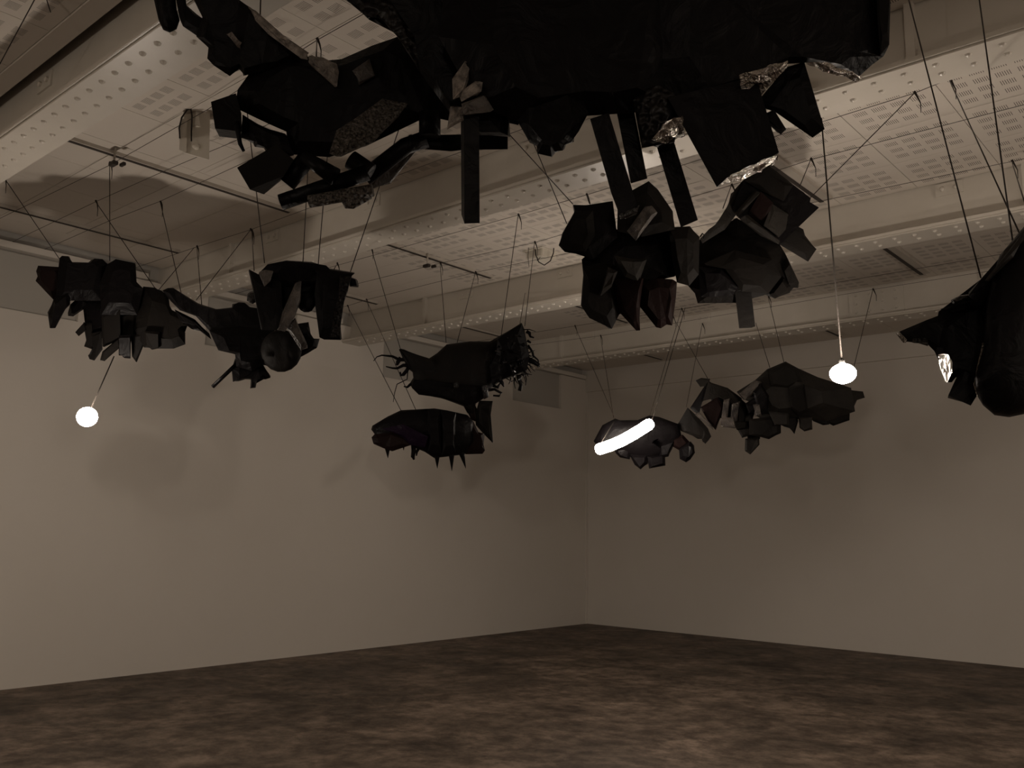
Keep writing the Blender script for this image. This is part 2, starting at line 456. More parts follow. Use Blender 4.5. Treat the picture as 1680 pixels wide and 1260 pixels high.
# 1 --- far left cluster of slabs
D = 6.75
s = sculpture('jagged black cluster of thick slabs hung at far left above the round bulb', 180, 500, D)
chunk('slab', s, cA([(375,215),(580,228),(620,250),(620,500),(525,550),(350,365),(370,320),(355,270)]), D + .05, 'oxblood', .25)
chunk('slab', s, cA([(585,140),(610,118),(670,122),(690,180),(890,185),(930,145),(1010,150),(1060,200),(1000,560),(700,560),(540,600)]), D, 'black', .35)
chunk('slab', s, cA([(525,550),(700,430),(690,590),(640,650),(545,830),(490,830),(478,690)]), D - .06, 'black', .16)
chunk('slab', s, cA([(690,600),(800,500),(900,560),(830,640),(720,715),(670,710),(668,680)]), D + .1, 'black', .14)
chunk('block', s, cA([(1060,200),(1140,150),(1330,190),(1345,375),(1410,440),(1350,700),(1000,700),(980,400)]), D - .05, 'black', .4)
chunk('block', s, cA([(830,560),(1100,450),(1400,440),(1500,430),(1590,460),(1660,520),(1690,780),(1400,900),(1100,950),(850,900),(820,650)]), D + .08, 'black', .4)
chunk('block', s, [(235,470),(255,472),(268,482),(283,510),(317,526),(317,533),(295,536),(304,546),(304,565),(285,572),(258,572),(236,570),(220,540)], D + .02, 'brown', .25)
for q in ([(740,870),(830,770),(850,850),(775,910)], [(820,780),(900,780),(920,960),(915,1000),(910,1035),(840,1010),(850,960)],
          [(900,880),(1000,860),(1010,1040),(930,1150),(880,1135),(885,1090),(915,1020)], [(985,1145),(1010,1060),(1180,930),(1190,1010),(1030,1155)],
          [(1170,900),(1290,900),(1285,1130),(1225,1125),(1220,1100),(1170,1090)], [(1290,900),(1430,880),(1410,1010),(1340,1165),(1300,1110)],
          [(1420,860),(1570,870),(1560,1030),(1500,1035),(1425,1005)], [(1000,700),(1180,640),(1190,940),(1010,1010)], [(1190,700),(1330,680),(1330,930),(1200,950)]):
    chunk('slab', s, cA(q), D - .12 + random.uniform(0, .16), random.choice(['brown', 'black', 'brown']), .14, bulge=.012, inset=.8)
wire(s, (180,268), (180,428), D); wire(s, (7,292), (97,424), D); wire(s, (157,331), (258,478), D + .05)
wire(s, (318,407), (260,476), D + .1, knot=False)

# 2 --- winged creature with a round disc and a stick
D = 6.3
s = sculpture('winged black creature with a round disc belly and a thin stick below', 400, 540, D)
chunk('body', s, cB([(722,262),(745,251),(770,250),(810,275),(870,320),(960,345),(1050,335),(1062,314),(1088,316),(1110,335),(1145,340),(1200,440),(1180,540),(1050,540),(970,525),(930,440),(870,375),(800,350),(760,310)]), D, 'black', .25, bulge=.02, inset=.85)
chunk('wing', s, cB([(930,440),(1050,420),(1200,430),(1260,460),(1210,600),(1165,592),(1120,620),(1050,600),(1045,545),(970,528)]), D - .07, 'black', .2)
chunk('wing', s, cB([(775,345),(830,372),(862,392),(930,452),(940,480),(890,442),(858,436),(866,415),(800,398)]), D + .05, 'black', .05, bulge=.01)
chunk('disc', s, cB(ellipse(1250, 530, 92, 95)), D - .12, 'brown', .1, rounded=True, bulge=.05)
chunk('fringe', s, cB([(1030,610),(1050,560),(1165,590),(1195,630),(1202,650),(1180,657),(1140,652),(1133,690),(1117,694),(1120,655),(1080,648),(1062,660),(1035,668)]), D - .03, 'black', .1, bulge=.015)
rod('stick', s, cB([(945,690),(1060,580)]), D - .04, 3.2)
chunk('plate', s, cB([(1320,410),(1372,402),(1385,475),(1420,480),(1410,515),(1370,540),(1330,560),(1310,540)]), D, 'black', .12)
wire(s, (263,332), (297,480), D); wire(s, (323,405), (331,500), D + .1); wire(s, (411,377), (322,492), D)

# 3 --- table-like sculpture on two trapezoid legs
D = 5.6
s = sculpture('black table-like sculpture with two tapering slab legs and a glossy fin between', 495, 480, D)
chunk('top_slab', s, cB([(1150,185),(1190,145),(1270,130),(1390,140),(1450,150),(1470,170),(1577,186),(1560,200),(1500,232),(1400,245),(1150,240)]), D, 'black', .35, bulge=.02)
chunk('leg', s, cB([(1108,168),(1150,190),(1250,225),(1258,400),(1230,440),(1165,437),(1140,320)]), D - .1, 'black', .18, bulge=.01)
chunk('leg', s, cB([(1410,170),(1565,195),(1545,260),(1505,380),(1515,482),(1440,480),(1420,470),(1408,380),(1398,280)]), D - .06, 'black', .22, bulge=.015)
chunk('edge_strip', s, cB([(1520,195),(1562,200),(1543,262),(1506,380),(1512,470),(1470,470),(1480,380),(1505,290)]), D - .1, 'nodule', .03, bulge=.004)
chunk('brace', s, cB([(1235,200),(1425,205),(1400,285),(1340,300),(1320,260),(1260,380),(1245,380)]), D + .06, 'black', .15)
chunk('fin', s, cB([(1235,440),(1255,360),(1312,230),(1340,222),(1332,300),(1310,380),(1270,440)]), D - .13, 'slate', .06, bulge=.012, label='crinkled grey fin')
chunk('fin', s, cB([(1278,430),(1312,385),(1366,500),(1362,515),(1338,528)]), D - .09, 'slate', .06, bulge=.01, label='crinkled grey fin')
chunk('knob', s, cB(ellipse(1362, 312, 42, 48, 14)), D, 'black', .14, rounded=True, bulge=.05)
chunk('knob', s, cB(ellipse(1122, 292, 24, 28, 12)), D + .05, 'crinkle', .08, rounded=True, bulge=.03)
chunk('knob', s, cB([(1555,200),(1585,212),(1593,248),(1556,245)]), D, 'black', .08)
chunk('facet', s, cB([(1150,185),(1180,170),(1215,175),(1200,215),(1175,245)]), D - .13, 'slate', .02, bulge=.004)
wire(s, (404,170), (434,432), D, knot=False); wire(s, (512,150), (497,430), D, knot=False); wire(s, (546,150), (522,434), D, knot=False)
wire(s, (679,140), (575,446), D, knot=False); wire(s, (553,433), (548,442), D, ztop=4.0); wire(s, (413,379), (417,444), D, ztop=4.15)

# 4 --- hairy fish
D = 7.3
s = sculpture('black horned fish-shaped sculpture with ragged hairy roots at both ends', 760, 600, D)
body = cH([(372,368),(385,362),(420,395),(455,425),(490,440),(560,430),(620,390),(680,335),(830,315),(960,315),(1100,235),(1165,195),(1182,235),(1200,330),(1212,420),(1200,500),(1120,540),(1050,560),(960,620),(920,680),(870,715),(850,790),(815,780),(790,735),(640,680),(580,670),(500,660),(460,620),(440,590),(465,550),(460,515),(430,490),(395,420)])
chunk('body', s, body, D, 'brown', .3, bulge=.09, rounded=True, tilt=(.1, 0))
chunk('horn', s, cH([(372,368),(385,362),(420,395),(470,440),(520,500),(450,500),(425,470),(395,420)]), D - .06, 'black', .07, bulge=.012)
chunk('mouth', s, cH([(1010,300),(1165,205),(1200,330),(1212,420),(1200,500),(1050,555),(975,600),(960,480),(1000,400)]), D - .1, 'black', .08, bulge=.03, label='glossy ragged mouth')
chunk('jaw', s, cH([(470,560),(720,590),(930,600),(925,680),(860,720),(800,730),(640,678),(500,660),(455,615)]), D - .1, 'black', .1, bulge=.02)
chunk('eye', s, cH(ellipse(742, 598, 20, 20, 10)), D - .15, 'crinkle', .06, rounded=True, bulge=.02, label='small shiny eye stud')
chunk('strip', s, cH([(912,600),(946,598),(948,678),(920,684)]), D - .13, 'crinkle', .04, bulge=.008)
chunk('tail', s, cH([(868,775),(890,698),(978,700),(965,790),(978,972),(910,900),(868,850)]), D - .02, 'brown', .06, bulge=.008)
chunk('tail', s, cH([(815,770),(860,715),(880,760),(870,830),(840,825)]), D, 'oxblood', .08, bulge=.01)
for pts, r in (([(430,430),(375,435),(330,412),(262,405),(230,415),(208,442)], [4,3,2.2,1.3,.9,.6]), ([(440,470),(400,470),(360,490),(330,488),(288,478)], [4,3,2,1.6,1]),
               ([(440,470),(425,500),(400,530),(384,535),(380,512)], [4,3,3,2.4,1.2]), ([(450,590),(425,612),(404,606)], [2.5,2,1.2]),
               ([(430,500),(425,560),(360,592),(345,645),(335,708)], [1,.9,.8,.7,.5]), ([(385,420),(365,450),(358,470)], [3.5,3.5,2]),
               ([(1195,250),(1215,262),(1222,285),(1245,292)], [3,3,2,1.2]), ([(1205,340),(1235,385),(1240,410),(1270,435),(1280,480)], [2,2,2,1.2,.8]),
               ([(1200,430),(1245,450),(1275,470),(1270,485)], [5,4.5,3.5,1.5]), ([(1145,530),(1152,570),(1160,600),(1150,635)], [4.5,3.5,3,3]),
               ([(945,630),(990,625),(1035,650),(1020,668),(980,665)], [3,2.5,2.2,2,1.5]), ([(1020,560),(1040,585),(1050,610)], [4,3,1]),
               ([(1180,500),(1195,560),(1190,600)], [1,1,.6]), ([(1170,240),(1215,238),(1255,252)], [1,.8,.5]), ([(1060,550),(1100,575),(1125,560)], [1,.8,.5]),
               ([(1215,430),(1220,480),(1250,510)], [.9,.8,.5]), ([(1200,310),(1225,325)], [2.5,1.5]), ([(980,600),(1010,612),(1030,580)], [3,3,1])):
    rod('root', s, cH(pts), D - .05, r, 'black', 6)
for k in range(34):
    a = random.uniform(0, 6.283); q = random.uniform(.35, 1.0)
    u, v = 1100 + 95 * q * math.cos(a) + 18 * math.sin(a), 410 + 165 * q * math.sin(a)
    r0, r1 = random.uniform(10, 26), random.uniform(4, 9); th = random.uniform(0, 6.283)
    if v < 250 and u < 1120: continue
    chunk('shard', s, cH([(u + r0 * math.cos(th), v + r0 * math.sin(th)), (u + r1 * math.cos(th + 1.6), v + r1 * math.sin(th + 1.6)), (u + r0 * math.cos(th + 3.0), v + r0 * math.sin(th + 3.0)), (u + r1 * math.cos(th + 4.6), v + r1 * math.sin(th + 4.6))]),
          D - .15 + random.uniform(-.03, .02), random.choice(['crinkle', 'black', 'black']), .02, bulge=.006, tilt=(random.uniform(-1, 1), random.uniform(-1, 1)))
for k in range(16):
    t0 = random.uniform(-.9, 1.7); u, v = 1105 + 100 * math.cos(t0), 420 + 130 * math.sin(t0)
    l = random.uniform(22, 60); b = t0 + random.uniform(-.5, .5)
    rod('root', s, cH([(u, v), (u + l * .5 * math.cos(b) + random.uniform(-6, 6), v + l * .5 * math.sin(b) + 6), (u + l * math.cos(b), v + l * math.sin(b) + random.uniform(0, 18))]), D - .06, [1.6, 1.0, .5], 'black', 5)
wire(s, (608,404), (657,573), D); wire(s, (722,432), (732,562), D + .1); wire(s, (780,447), (750,562), D + .1)
wire(s, (850,353), (822,552), D); wire(s, (862,477), (853,532), D + .1); wire(s, (877,398), (861,535), D)

# 5 --- spiked fish
D = 7.15
s = sculpture('purple-black blunt-nosed fish sculpture with downward spikes, lowest of the middle pair', 700, 720, D)
chunk('body', s, cH([(193,885),(200,860),(300,800),(385,760),(600,748),(680,760),(815,790),(850,830),(850,960),(800,1040),(760,1050),(600,1070),(540,1030),(470,1000),(450,985),(330,1025),(270,1005),(205,970),(195,935),(215,915)]), D, 'black', .3, bulge=.07, rounded=True, tilt=(0,0))
chunk('snout', s, cH([(196,938),(215,916),(330,900),(450,940),(450,985),(330,1025),(270,1005),(205,970)]), D - .07, 'oxblood', .1, bulge=.02)
chunk('flank', s, cH([(260,880),(400,850),(560,930),(540,1000),(450,985),(380,920)]), D - .1, 'purple', .06, bulge=.015, label='dark purple flank')
chunk('tail_plate', s, cH([(800,800),(850,830),(885,905),(918,908),(915,970),(928,1020),(912,1042),(800,1045)]), D + .03, 'oxblood', .12, bulge=.015)
for b in ([(278,1000),(318,1000),(301,1070)], [(598,1050),(638,1050),(620,1136)], [(692,1050),(732,1045),(714,1152)], [(755,1045),(797,1020),(804,1136)], [(395,990),(410,990),(402,1020)]):
    (x0, y0), (x1, y1), (x2, y2) = cH(b)
    rod('spike', s, [((x0 + x1) / 2, (y0 + y1) / 2 - 4), ((x0 + x1) / 2, (y0 + y1) / 2), (x2, y2)], D, [(x1 - x0) / 2, (x1 - x0) / 2, .3], 'black', 8)
rod('spike', s, cH([(465,975),(468,1020),(462,1060),(470,1080)]), D, [4,4,3.5,1.5])
rod('spike', s, cH([(500,1005),(488,1030),(485,1055)]), D, [3,2,1])
for q in ([(560,760),(640,756),(650,1040),(560,1030)], [(640,756),(740,775),(740,1040),(650,1050)]):
    chunk('fold', s, cH(q), D - .08, 'black', .1, bulge=.03, inset=.6, tilt=(0, 0))
wire(s, (570,502), (658,674), D); wire(s, (601,492), (682,672), D)

# 6 --- right-middle pair
D = 5.6
s = sculpture('black faceted angular sculpture with fang-like lower points behind the hanging posts', 1030, 430, D)
chunk('slab', s, cM([(195,310),(265,312),(405,290),(430,480),(300,600),(210,570),(150,560),(118,525),(140,460),(205,340)]), D, 'black', .2, bulge=.015)
chunk('facet', s, cM([(205,345),(300,340),(310,470),(260,560),(160,550),(122,522),(145,455)]), D - .05, 'brown', .05, bulge=.02)
chunk('block', s, cM([(430,340),(495,240),(595,185),(640,225),(720,340),(735,440),(560,480),(430,450)]), D - .05, 'brown', .3, bulge=.03)
chunk('patch', s, cM([(480,450),(575,320),(612,315),(635,350),(528,502)]), D - .12, 'slate', .03, bulge=.006, label='worn light grey patch')
chunk('block', s, cM([(240,600),(420,440),(700,430),(770,600),(735,690),(600,720),(560,800),(545,860),(440,890),(250,700)]), D + .05, 'black', .35, bulge=.03)
chunk('hull', s, cM([(245,640),(410,600),(430,760),(440,890),(400,968),(280,910),(240,850),(250,700)]), D - .05, 'brown', .22)
chunk('fang', s, cM([(400,700),(560,700),(545,860),(550,975),(530,978),(440,880)]), D - .07, 'oxblood', .14)
chunk('fang', s, cM([(548,850),(560,730),(640,700),(722,705),(745,720),(740,800),(720,950),(690,945),(660,965),(635,960)]), D - .02, 'oxblood', .18)
chunk('column', s, cM([(700,430),(810,425),(865,480),(860,680),(810,740),(745,722),(720,600)]), D - .02, 'brown', .22)
chunk('facet', s, cM([(415,580),(520,600),(585,600),(540,720),(470,690)]), D - .12, 'grey', .05)
chunk('facet', s, cM([(340,790),(380,640),(430,660),(400,740)]), D - .12, 'grey', .04)
wire(s, (744,120), (940,335), D, knot=False); wire(s, (828,120), (930,367), D, knot=False); wire(s, (962,320), (967,334), D)

D = 5.85
s = sculpture('black house-like box sculpture with a square block leg, hung right of the fanged one', 1230, 400, D)
slabx('house_box', s, cM([(1100,175),(1235,105),(1455,275),(1450,295),(1498,325),(1290,522),(1060,370),(1040,330)]), cM([(1110,190),(1238,125),(1445,285),(1440,305),(1480,330),(1290,500),(1075,365),(1060,330)]), D, D + .4, 'black')
chunk('inner_panel', s, cM([(1115,370),(1190,240),(1255,300),(1215,420),(1190,420)]), D - .03, 'oxblood', .05, bulge=.006)
chunk('inner_panel', s, cM([(1205,420),(1250,305),(1335,360),(1322,440),(1285,482)]), D - .03, 'grey', .05, bulge=.006)
chunk('inner_panel', s, cM([(1100,180),(1232,112),(1360,210),(1310,290),(1190,235)]), D - .02, 'brown', .04, bulge=.006)
chunk('ledge', s, cM([(1075,385),(1105,368),(1230,450),(1290,500),(1285,520),(1190,465)]), D - .07, 'grey', .06, bulge=.008)
chunk('ledge', s, cM([(1050,360),(1070,375),(1190,245),(1165,240)]), D - .05, 'grey', .05, bulge=.008)
chunk('neck', s, cM([(868,490),(930,450),(1010,320),(1050,230),(1100,175),(1120,200),(1060,360),(1000,440),(880,515)]), D + .03, 'grey', .12, bulge=.01)
chunk('body', s, cM([(865,495),(1060,380),(1200,450),(1290,520),(1320,570),(1390,720),(1345,770),(1265,808),(1225,785),(1060,830),(855,832),(840,780),(800,735),(850,600)]), D + .06, 'brown', .35, bulge=.04)
chunk('facet', s, cM([(890,620),(1050,550),(1250,600),(1300,690),(1230,780),(1090,770),(1000,650)]), D - .05, 'brown', .06, bulge=.02)
chunk('facet', s, cM([(860,640),(980,650),(1070,740),(1040,790),(870,800)]), D - .03, 'black', .05, bulge=.02)
chunk('step', s, cM([(1235,785),(1310,700),(1348,740),(1345,770),(1265,808)]), D - .04, 'brown', .1)
chunk('step', s, cM([(1300,640),(1330,590),(1392,722),(1380,745),(1330,750)]), D, 'brown', .12)
chunk('tab', s, cM([(1340,400),(1415,440),(1420,482),(1485,545),(1440,612),(1270,510)]), D + .06, 'brown', .14, bulge=.01)
slabx('block_leg', s, cM([(1048,740),(1135,735),(1160,955),(1140,962),(1075,965)]), cM([(1058,745),(1130,740),(1152,950),(1135,955),(1080,958)]), D, D + .16, 'brown')
rod('buckle', s, cM([(868,480),(880,462),(890,470),(885,490)]), D - .05, 1.2)
wire(s, (1500,153), (1330,324), D); wire(s, (1330,262), (1312,306), D); wire(s, (1200,304), (1186,342), D)

# 7 --- far right trio
D = 8.6
s = sculpture('dark rounded lump with a stub leg hung right behind the curved light tube', 1030, 720, D)
chunk('hull', s, cR([(105,572),(150,490),(215,456),(240,465),(330,464),(390,440),(440,448),(540,485),(560,570),(500,600),(490,640),(400,660),(290,650),(215,622),(130,600)]), D, 'black', .4, bulge=.08, rounded=True)
for q in ([(215,610),(300,600),(290,665),(240,655),(218,632)], [(290,640),(380,640),(380,685),(345,716),(315,690)], [(380,650),(470,640),(472,692),(388,712)], [(440,590),(530,560),(500,610),(488,650),(440,660)]):
    chunk('block', s, cR(q), D - .02, 'black', .2)
chunk('stub_leg', s, cR([(540,600),(598,573),(612,590),(623,630),(600,665),(575,679),(545,662)]), D - .03, 'black', .16)
chunk('strut', s, cR([(500,560),(560,540),(600,580),(545,620),(510,600)]), D, 'oxblood', .12)
chunk('wing', s, cR([(535,485),(585,400),(640,450),(690,510),(706,548),(690,570),(675,586),(660,560),(640,555),(600,540),(550,520)]), D + .02, 'brown', .1, bulge=.012)
wire(s, (943,535), (1009,687), D); wire(s, (985,551), (1007,687), D); wire(s, (1118,507), (1066,683), D)

D = 8.4
s = sculpture('bird-like cubist sculpture of grey upright blocks under a slanted roof', 1185, 680, D)
for nm, q, m, dz, th in (('beak', [(626,262),(652,250),(700,258),(680,290),(650,295)], 'grey', 0, .12), ('side_panel', [(598,402),(690,262),(725,285),(640,400),(640,440)], 'black', .05, .2),
        ('roof_panel', [(690,268),(790,300),(862,352),(852,400),(800,375),(740,345),(665,362)], 'grey', -.02, .2), ('cheek', [(650,400),(740,345),(770,400),(725,512),(690,470)], 'oxblood', .02, .15),
        ('edge_strip', [(622,432),(645,425),(712,500),(716,514)], 'slate', -.03, .05), ('upright', [(770,362),(802,352),(792,430),(782,492),(752,490)], 'slate', -.08, .1),
        ('upright', [(812,382),(850,372),(835,470),(800,470)], 'slate', -.07, .1), ('upright', [(846,370),(885,400),(875,490),(842,500)], 'brown', -.03, .12),
        ('base_block', [(750,455),(820,448),(832,505),(758,500)], 'slate', -.11, .1), ('base_block', [(820,470),(880,470),(900,500),(835,512)], 'grey', -.05, .1),
        ('core', [(700,340),(840,340),(930,420),(900,500),(780,500),(720,420)], 'black', .08, .25), ('tail_panel', [(828,492),(925,410),(905,540),(862,552)], 'grey', .0, .1),
        ('foot', [(880,562),(950,545),(952,590),(905,640),(878,622)], 'grey', .02, .14), ('shank', [(890,480),(960,460),(955,560),(890,570)], 'black', .05, .12)):
    chunk(nm, s, cR(q), D + dz, m, th, bulge=.01, inset=.8)
wire(s, (1104,520), (1161,621), D); wire(s, (1152,532), (1126,668), D, ztop=4.15)

D = 8.2
s = sculpture('large dark hump-backed sculpture with blocky hanging fringe beside the right bulb', 1300, 660, D)
chunk('hull', s, cR([(835,320),(930,260),(990,205),(1085,165),(1150,200),(1250,245),(1330,270),(1420,300),(1440,420),(1300,470),(1150,460),(1000,480),(930,440),(940,380),(870,360)]), D, 'grey', .5, bulge=.12, inset=.5)
for nm, q, m, dz in (('facet', [(850,330),(930,262),(962,268),(945,310),(880,362)], 'slate', -.09), ('facet', [(918,385),(950,380),(962,440),(935,442)], 'slate', -.1),
        ('facet', [(1000,420),(1100,430),(1102,490),(1030,490)], 'grey', -.14), ('facet', [(1000,215),(1085,172),(1150,205),(1170,270),(1100,300),(1010,290)], 'brown', -.12),
        ('facet', [(920,320),(960,275),(1000,340),(990,430),(950,440)], 'black', -.1), ('block', [(880,380),(935,340),(950,410),(900,430)], 'black', -.08),
        ('block', [(1400,310),(1480,318),(1490,350),(1450,362),(1422,402),(1400,380)], 'grey', .02), ('block', [(900,460),(1060,440),(1062,528),(1000,562),(960,550),(900,540)], 'brown', -.05),
        ('block', [(1060,450),(1145,440),(1150,470),(1130,535),(1112,512),(1100,500),(1065,492)], 'brown', -.02), ('block', [(1150,450),(1220,450),(1222,508),(1182,522),(1158,505)], 'grey', -.06),
        ('block', [(1215,440),(1300,430),(1308,485),(1280,490),(1222,465)], 'brown', 0), ('block', [(1290,430),(1412,400),(1412,465),(1335,490),(1298,480)], 'brown', .03),
        ('block', [(1330,330),(1420,340),(1425,405),(1415,420),(1340,430)], 'grey', -.05), ('slab', [(1100,300),(1180,280),(1200,420),(1150,440),(1110,400)], 'brown', -.14)):
    chunk(nm, s, cR(q), D + dz, m, .16, bulge=.015, inset=.75)
wire(s, (1432,475), (1396,622), D); wire(s, (1260,486), (1286,594), D, ztop=4.1); wire(s, (1240,530), (1263,603), D, ztop=4.0, knot=False)

# 8 --- right edge
D = 3.3
s = sculpture('large glossy black sculpture with a pointed beak cut by the right edge', 1600, 560, D)
chunk('beak', s, cE([(122,685),(300,610),(435,560),(560,520),(570,780),(375,830),(300,756),(165,742)]), D + .05, 'black', .2, bulge=.02)
chunk('beak_edge', s, cE([(122,685),(132,684),(163,738),(160,743)]), D + .0, 'highlight', .03, bulge=.003)  # glint on the black beak rim, put in as pale metal
chunk('beak_edge', s, cE([(215,722),(290,720),(308,755),(225,752)]), D + .02, 'crinkle', .03, bulge=.003)
chunk('plate', s, cE([(370,560),(670,330),(740,590),(640,1000),(500,960),(475,960),(450,990),(415,990),(390,900),(330,770)]), D + .02, 'black', .3, bulge=.03)
crumple('lit_facet', s, cE([(362,822),(400,815),(430,822),(455,870),(450,930),(425,990),(408,985),(395,930),(375,875)]), D - .08, (-5.0, .5), amp=.004, cuts=3, label='crinkled foil facet, lamp glint put into the colour')  # black facet made pale metal to show its lamp highlight
chunk('plate', s, cE([(480,955),(428,1070),(565,1132),(610,1060),(640,860),(540,880)]), D - .02, 'black', .12, bulge=.008)
chunk('lobe', s, cE([(925,0),(740,220),(665,440),(640,780),(590,960),(595,1040),(612,1085),(640,1130),(710,1190),(800,1202),(925,1175),(1050,1050),(1150,800),(1150,0)]), D - .1, 'black', .4, bulge=.12, rounded=True)
chunk('blade', s, cE([(1150,-240),(889,65),(630,358),(550,465),(620,520),(900,420),(1150,200)]), D - .05, 'black', .16, bulge=.02)
chunk('blade_highlight', s, cE([(889,70),(800,190),(650,370),(665,372),(810,215),(905,105)]), D - .16, 'grey', .03, bulge=.004)  # lighter strip painted in for the light streak along the blade
chunk('spike', s, cE([(378,545),(505,512),(560,505),(560,560),(435,560)]), D, 'black', .05, bulge=.008)
rod('nub', s, cE([(455,500),(500,480),(560,475)]), D, [4,4.5,6], 'crinkle')
rod('seam_highlight', s, cE([(640,750),(637,800),(612,880),(598,960),(588,1000),(600,1050),(615,1080)]), D - .12, [1.5,2.8,1.7,1.5,1.7,1.7,1.2], 'highlight', 6)  # bright metal line painted in for the highlight along the lobe
wire(s, (1465,-100), (1609,456), D); wire(s, (1557,130), (1674,386), D + .05); wire(s, (1593,-100), (1662,400), D)
wire(s, (1660,265), (1690,360), D, ztop=4.2)

# 9 --- front left
D = 3.75
s = sculpture('big black sculpture of tubes and boxes at upper left of the foreground', 520, 200, D)
chunk('lobe', s, [(248,-60),(253,0),(260,33),(267,48),(277,53),(290,48),(295,33),(290,15),(282,-60)], D + .1, 'black', .15, rounded=True, bulge=.05)
chunk('strip', s, [(278,-60),(294,-60),(300,4),(322,27),(350,40),(348,75),(325,60),(300,43),(294,28)], D + .05, 'black', .08, bulge=.01)
chunk('spar', s, [(312,-60),(380,-60),(393,0),(412,14),(450,50),(470,63),(505,92),(470,112),(440,114),(402,124),(392,113),(377,125),(350,107),(340,96),(342,78),(322,60),(332,28),(318,0)], D, 'black', .25, bulge=.03, inset=.8)
chunk('tape_strip', s, [(404,8),(412,13),(470,62),(503,90),(505,98),(494,96),(440,56),(410,24)], D - .06, 'tape', .02, bulge=.003, label='pale scuffed tape strip')
chunk('tape_strip', s, [(506,92),(530,94),(553,106),(556,118),(553,142),(530,122),(508,104)], D - .05, 'tape', .03, bulge=.005)
chunk('core', s, [(408,122),(390,147),(387,163),(388,178),(440,203),(470,216),(473,253),(540,258),(600,240),(683,200),(707,187),(745,200),(760,133),(690,75),(653,60),(610,75),(560,97),(527,100),(503,92),(450,95)], D + .05, 'black', .4, bulge=.05, inset=.75)
chunk('facet', s, [(578,116),(604,99),(613,124),(590,134)], D - .05, 'slate', .04, bulge=.006)  # grey-brown tone stands in for light on this black facet
chunk('facet', s, [(373,56),(380,52),(396,72),(390,78)], D - .06, 'tape', .03, bulge=.004)
slabx('box', s, [(346,167),(387,153),(396,186),(397,216),(353,211)], [(350,170),(387,160),(394,190),(393,228),(360,224)], D, D + .25)
chunk('block', s, [(398,188),(420,203),(440,212),(470,222),(482,255),(447,262),(433,243),(418,241),(416,232),(395,226)], D + .06, 'black', .15, bulge=.02)
rod('strap', s, [(388,200),(391,220),(394,236),(400,248)], D - .03, [5,4,3.5,2.5])
slabx('box', s, [(389,275),(453,237),(482,262),(466,288),(410,311)], [(398,280),(453,247),(480,268),(460,297),(433,319)], D - .1, D + .12, 'brown')
rod('pipe', s, [(461,332), (603,283)], D - .06, 13.5, 'black', 14)
rod('pipe', s, [(507,331), (612,312)], D - .12, 10.5, 'stipple', 14)
chunk('lump', s, [(560,330),(575,312),(612,306),(610,325),(580,343),(566,342)], D - .1, 'stipple', .1, rounded=True, bulge=.03)
rod('pipe', s, [(470,302), (502,262)], D - .02, 15, 'black', 14)
rod('pipe', s, [(497,256), (550,290)], D - .14, [10, 15], 'black', 14)
rod('pipe', s, [(575,262), (608,284)], D - .03, 16, 'black', 14)
rod('pipe', s, [(598,292), (665,240), (700,228)], D + .05, 14, 'black', 12)
chunk('arm', s, [(670,222),(790,220),(833,218),(833,245),(760,246),(740,248),(672,243)], D + .08, 'black', .12, bulge=.01)
chunk('textured_slab', s, [(540,252),(557,213),(627,162),(670,170),(653,190),(613,233),(553,257)], D - .1, 'stipple', .06, bulge=.008, tilt=(.2, -.5), label='stippled grey-black slab')
chunk('drape', s, [(606,312),(622,275),(640,262),(684,246),(640,298)], D + .12, 'slate', .02, bulge=.003)
rod('pipe', s, [(705,185), (705,224)], D, 18, 'black', 14)
wire(s, (430,-90), (427,28), D); wire(s, (520,66), (519,95), D)

# 10 --- front centre
D = 3.0
s = sculpture('huge black mass with four square posts filling the top centre of the picture', 1000, 120, D)
chunk('mass', s, [(545,-110),(568,0),(598,25),(613,18),(655,60),(690,120),(745,195),(800,195),(850,205),(880,160),(880,-110)], D + .12, 'black', .5, bulge=.06, inset=.75)
chunk('mass', s, [(740,-110),(720,60),(780,170),(850,200),(965,190),(1040,185),(1110,175),(1150,60),(1150,-110)], D, 'black', .6, bulge=.1, inset=.6)
chunk('mass', s, [(1060,-110),(1060,100),(1110,178),(1190,150),(1290,105),(1320,103),(1410,125),(1430,107),(1450,92),(1459,73),(1460,0),(1455,-110)], D + .06, 'black', .5, bulge=.06, inset=.7)
chunk('ragged_panel', s, [(568,-20),(598,25),(613,18),(655,60),(690,120),(680,60),(640,0)], D + .02, 'nodule', .08, bulge=.01)
chunk('fluted_lump', s, [(845,150),(848,197),(867,230),(880,240),(882,252),(905,257),(910,249),(923,247),(926,238),(937,233),(950,215),(965,186),(940,120),(880,110)], D - .06, 'black', .2, bulge=.05)
for q in ([(745,163),(747,133),(763,100),(772,97),(760,147)], [(757,167),(760,153),(780,135),(792,135),(790,150)]):
    chunk('fin', s, q, D - .1, 'tape', .015, bulge=.003, label='pale crinkled fin')
chunk('fin', s, [(757,170),(793,157),(810,180),(760,188)], D - .1, 'slate', .02, bulge=.004)
chunk('fin', s, [(733,213),(742,177),(757,180),(760,197)], D - .06, 'tape', .015, bulge=.003)
chunk('bracket', s, [(757,196),(800,180),(835,195),(833,222),(790,222),(760,206)], D + .02, 'black', .15)
slabx('post', s, [(761,190),(786,190),(787,366),(762,367)], [(756,190),(779,190),(781,352),(757,352)], D - .06, D + .06)
slabx('post', s, [(968,195),(999,185),(1047,343),(1018,357),(1004,320)], [(972,200),(995,192),(1041,338),(1016,350),(1002,315)], D - .02, D + .08, 'black')
slabx('post', s, [(1010,175),(1038,170),(1062,293),(1035,301)], [(1012,178),(1034,174),(1058,287),(1036,294)], D + .08, D + .18, 'black')
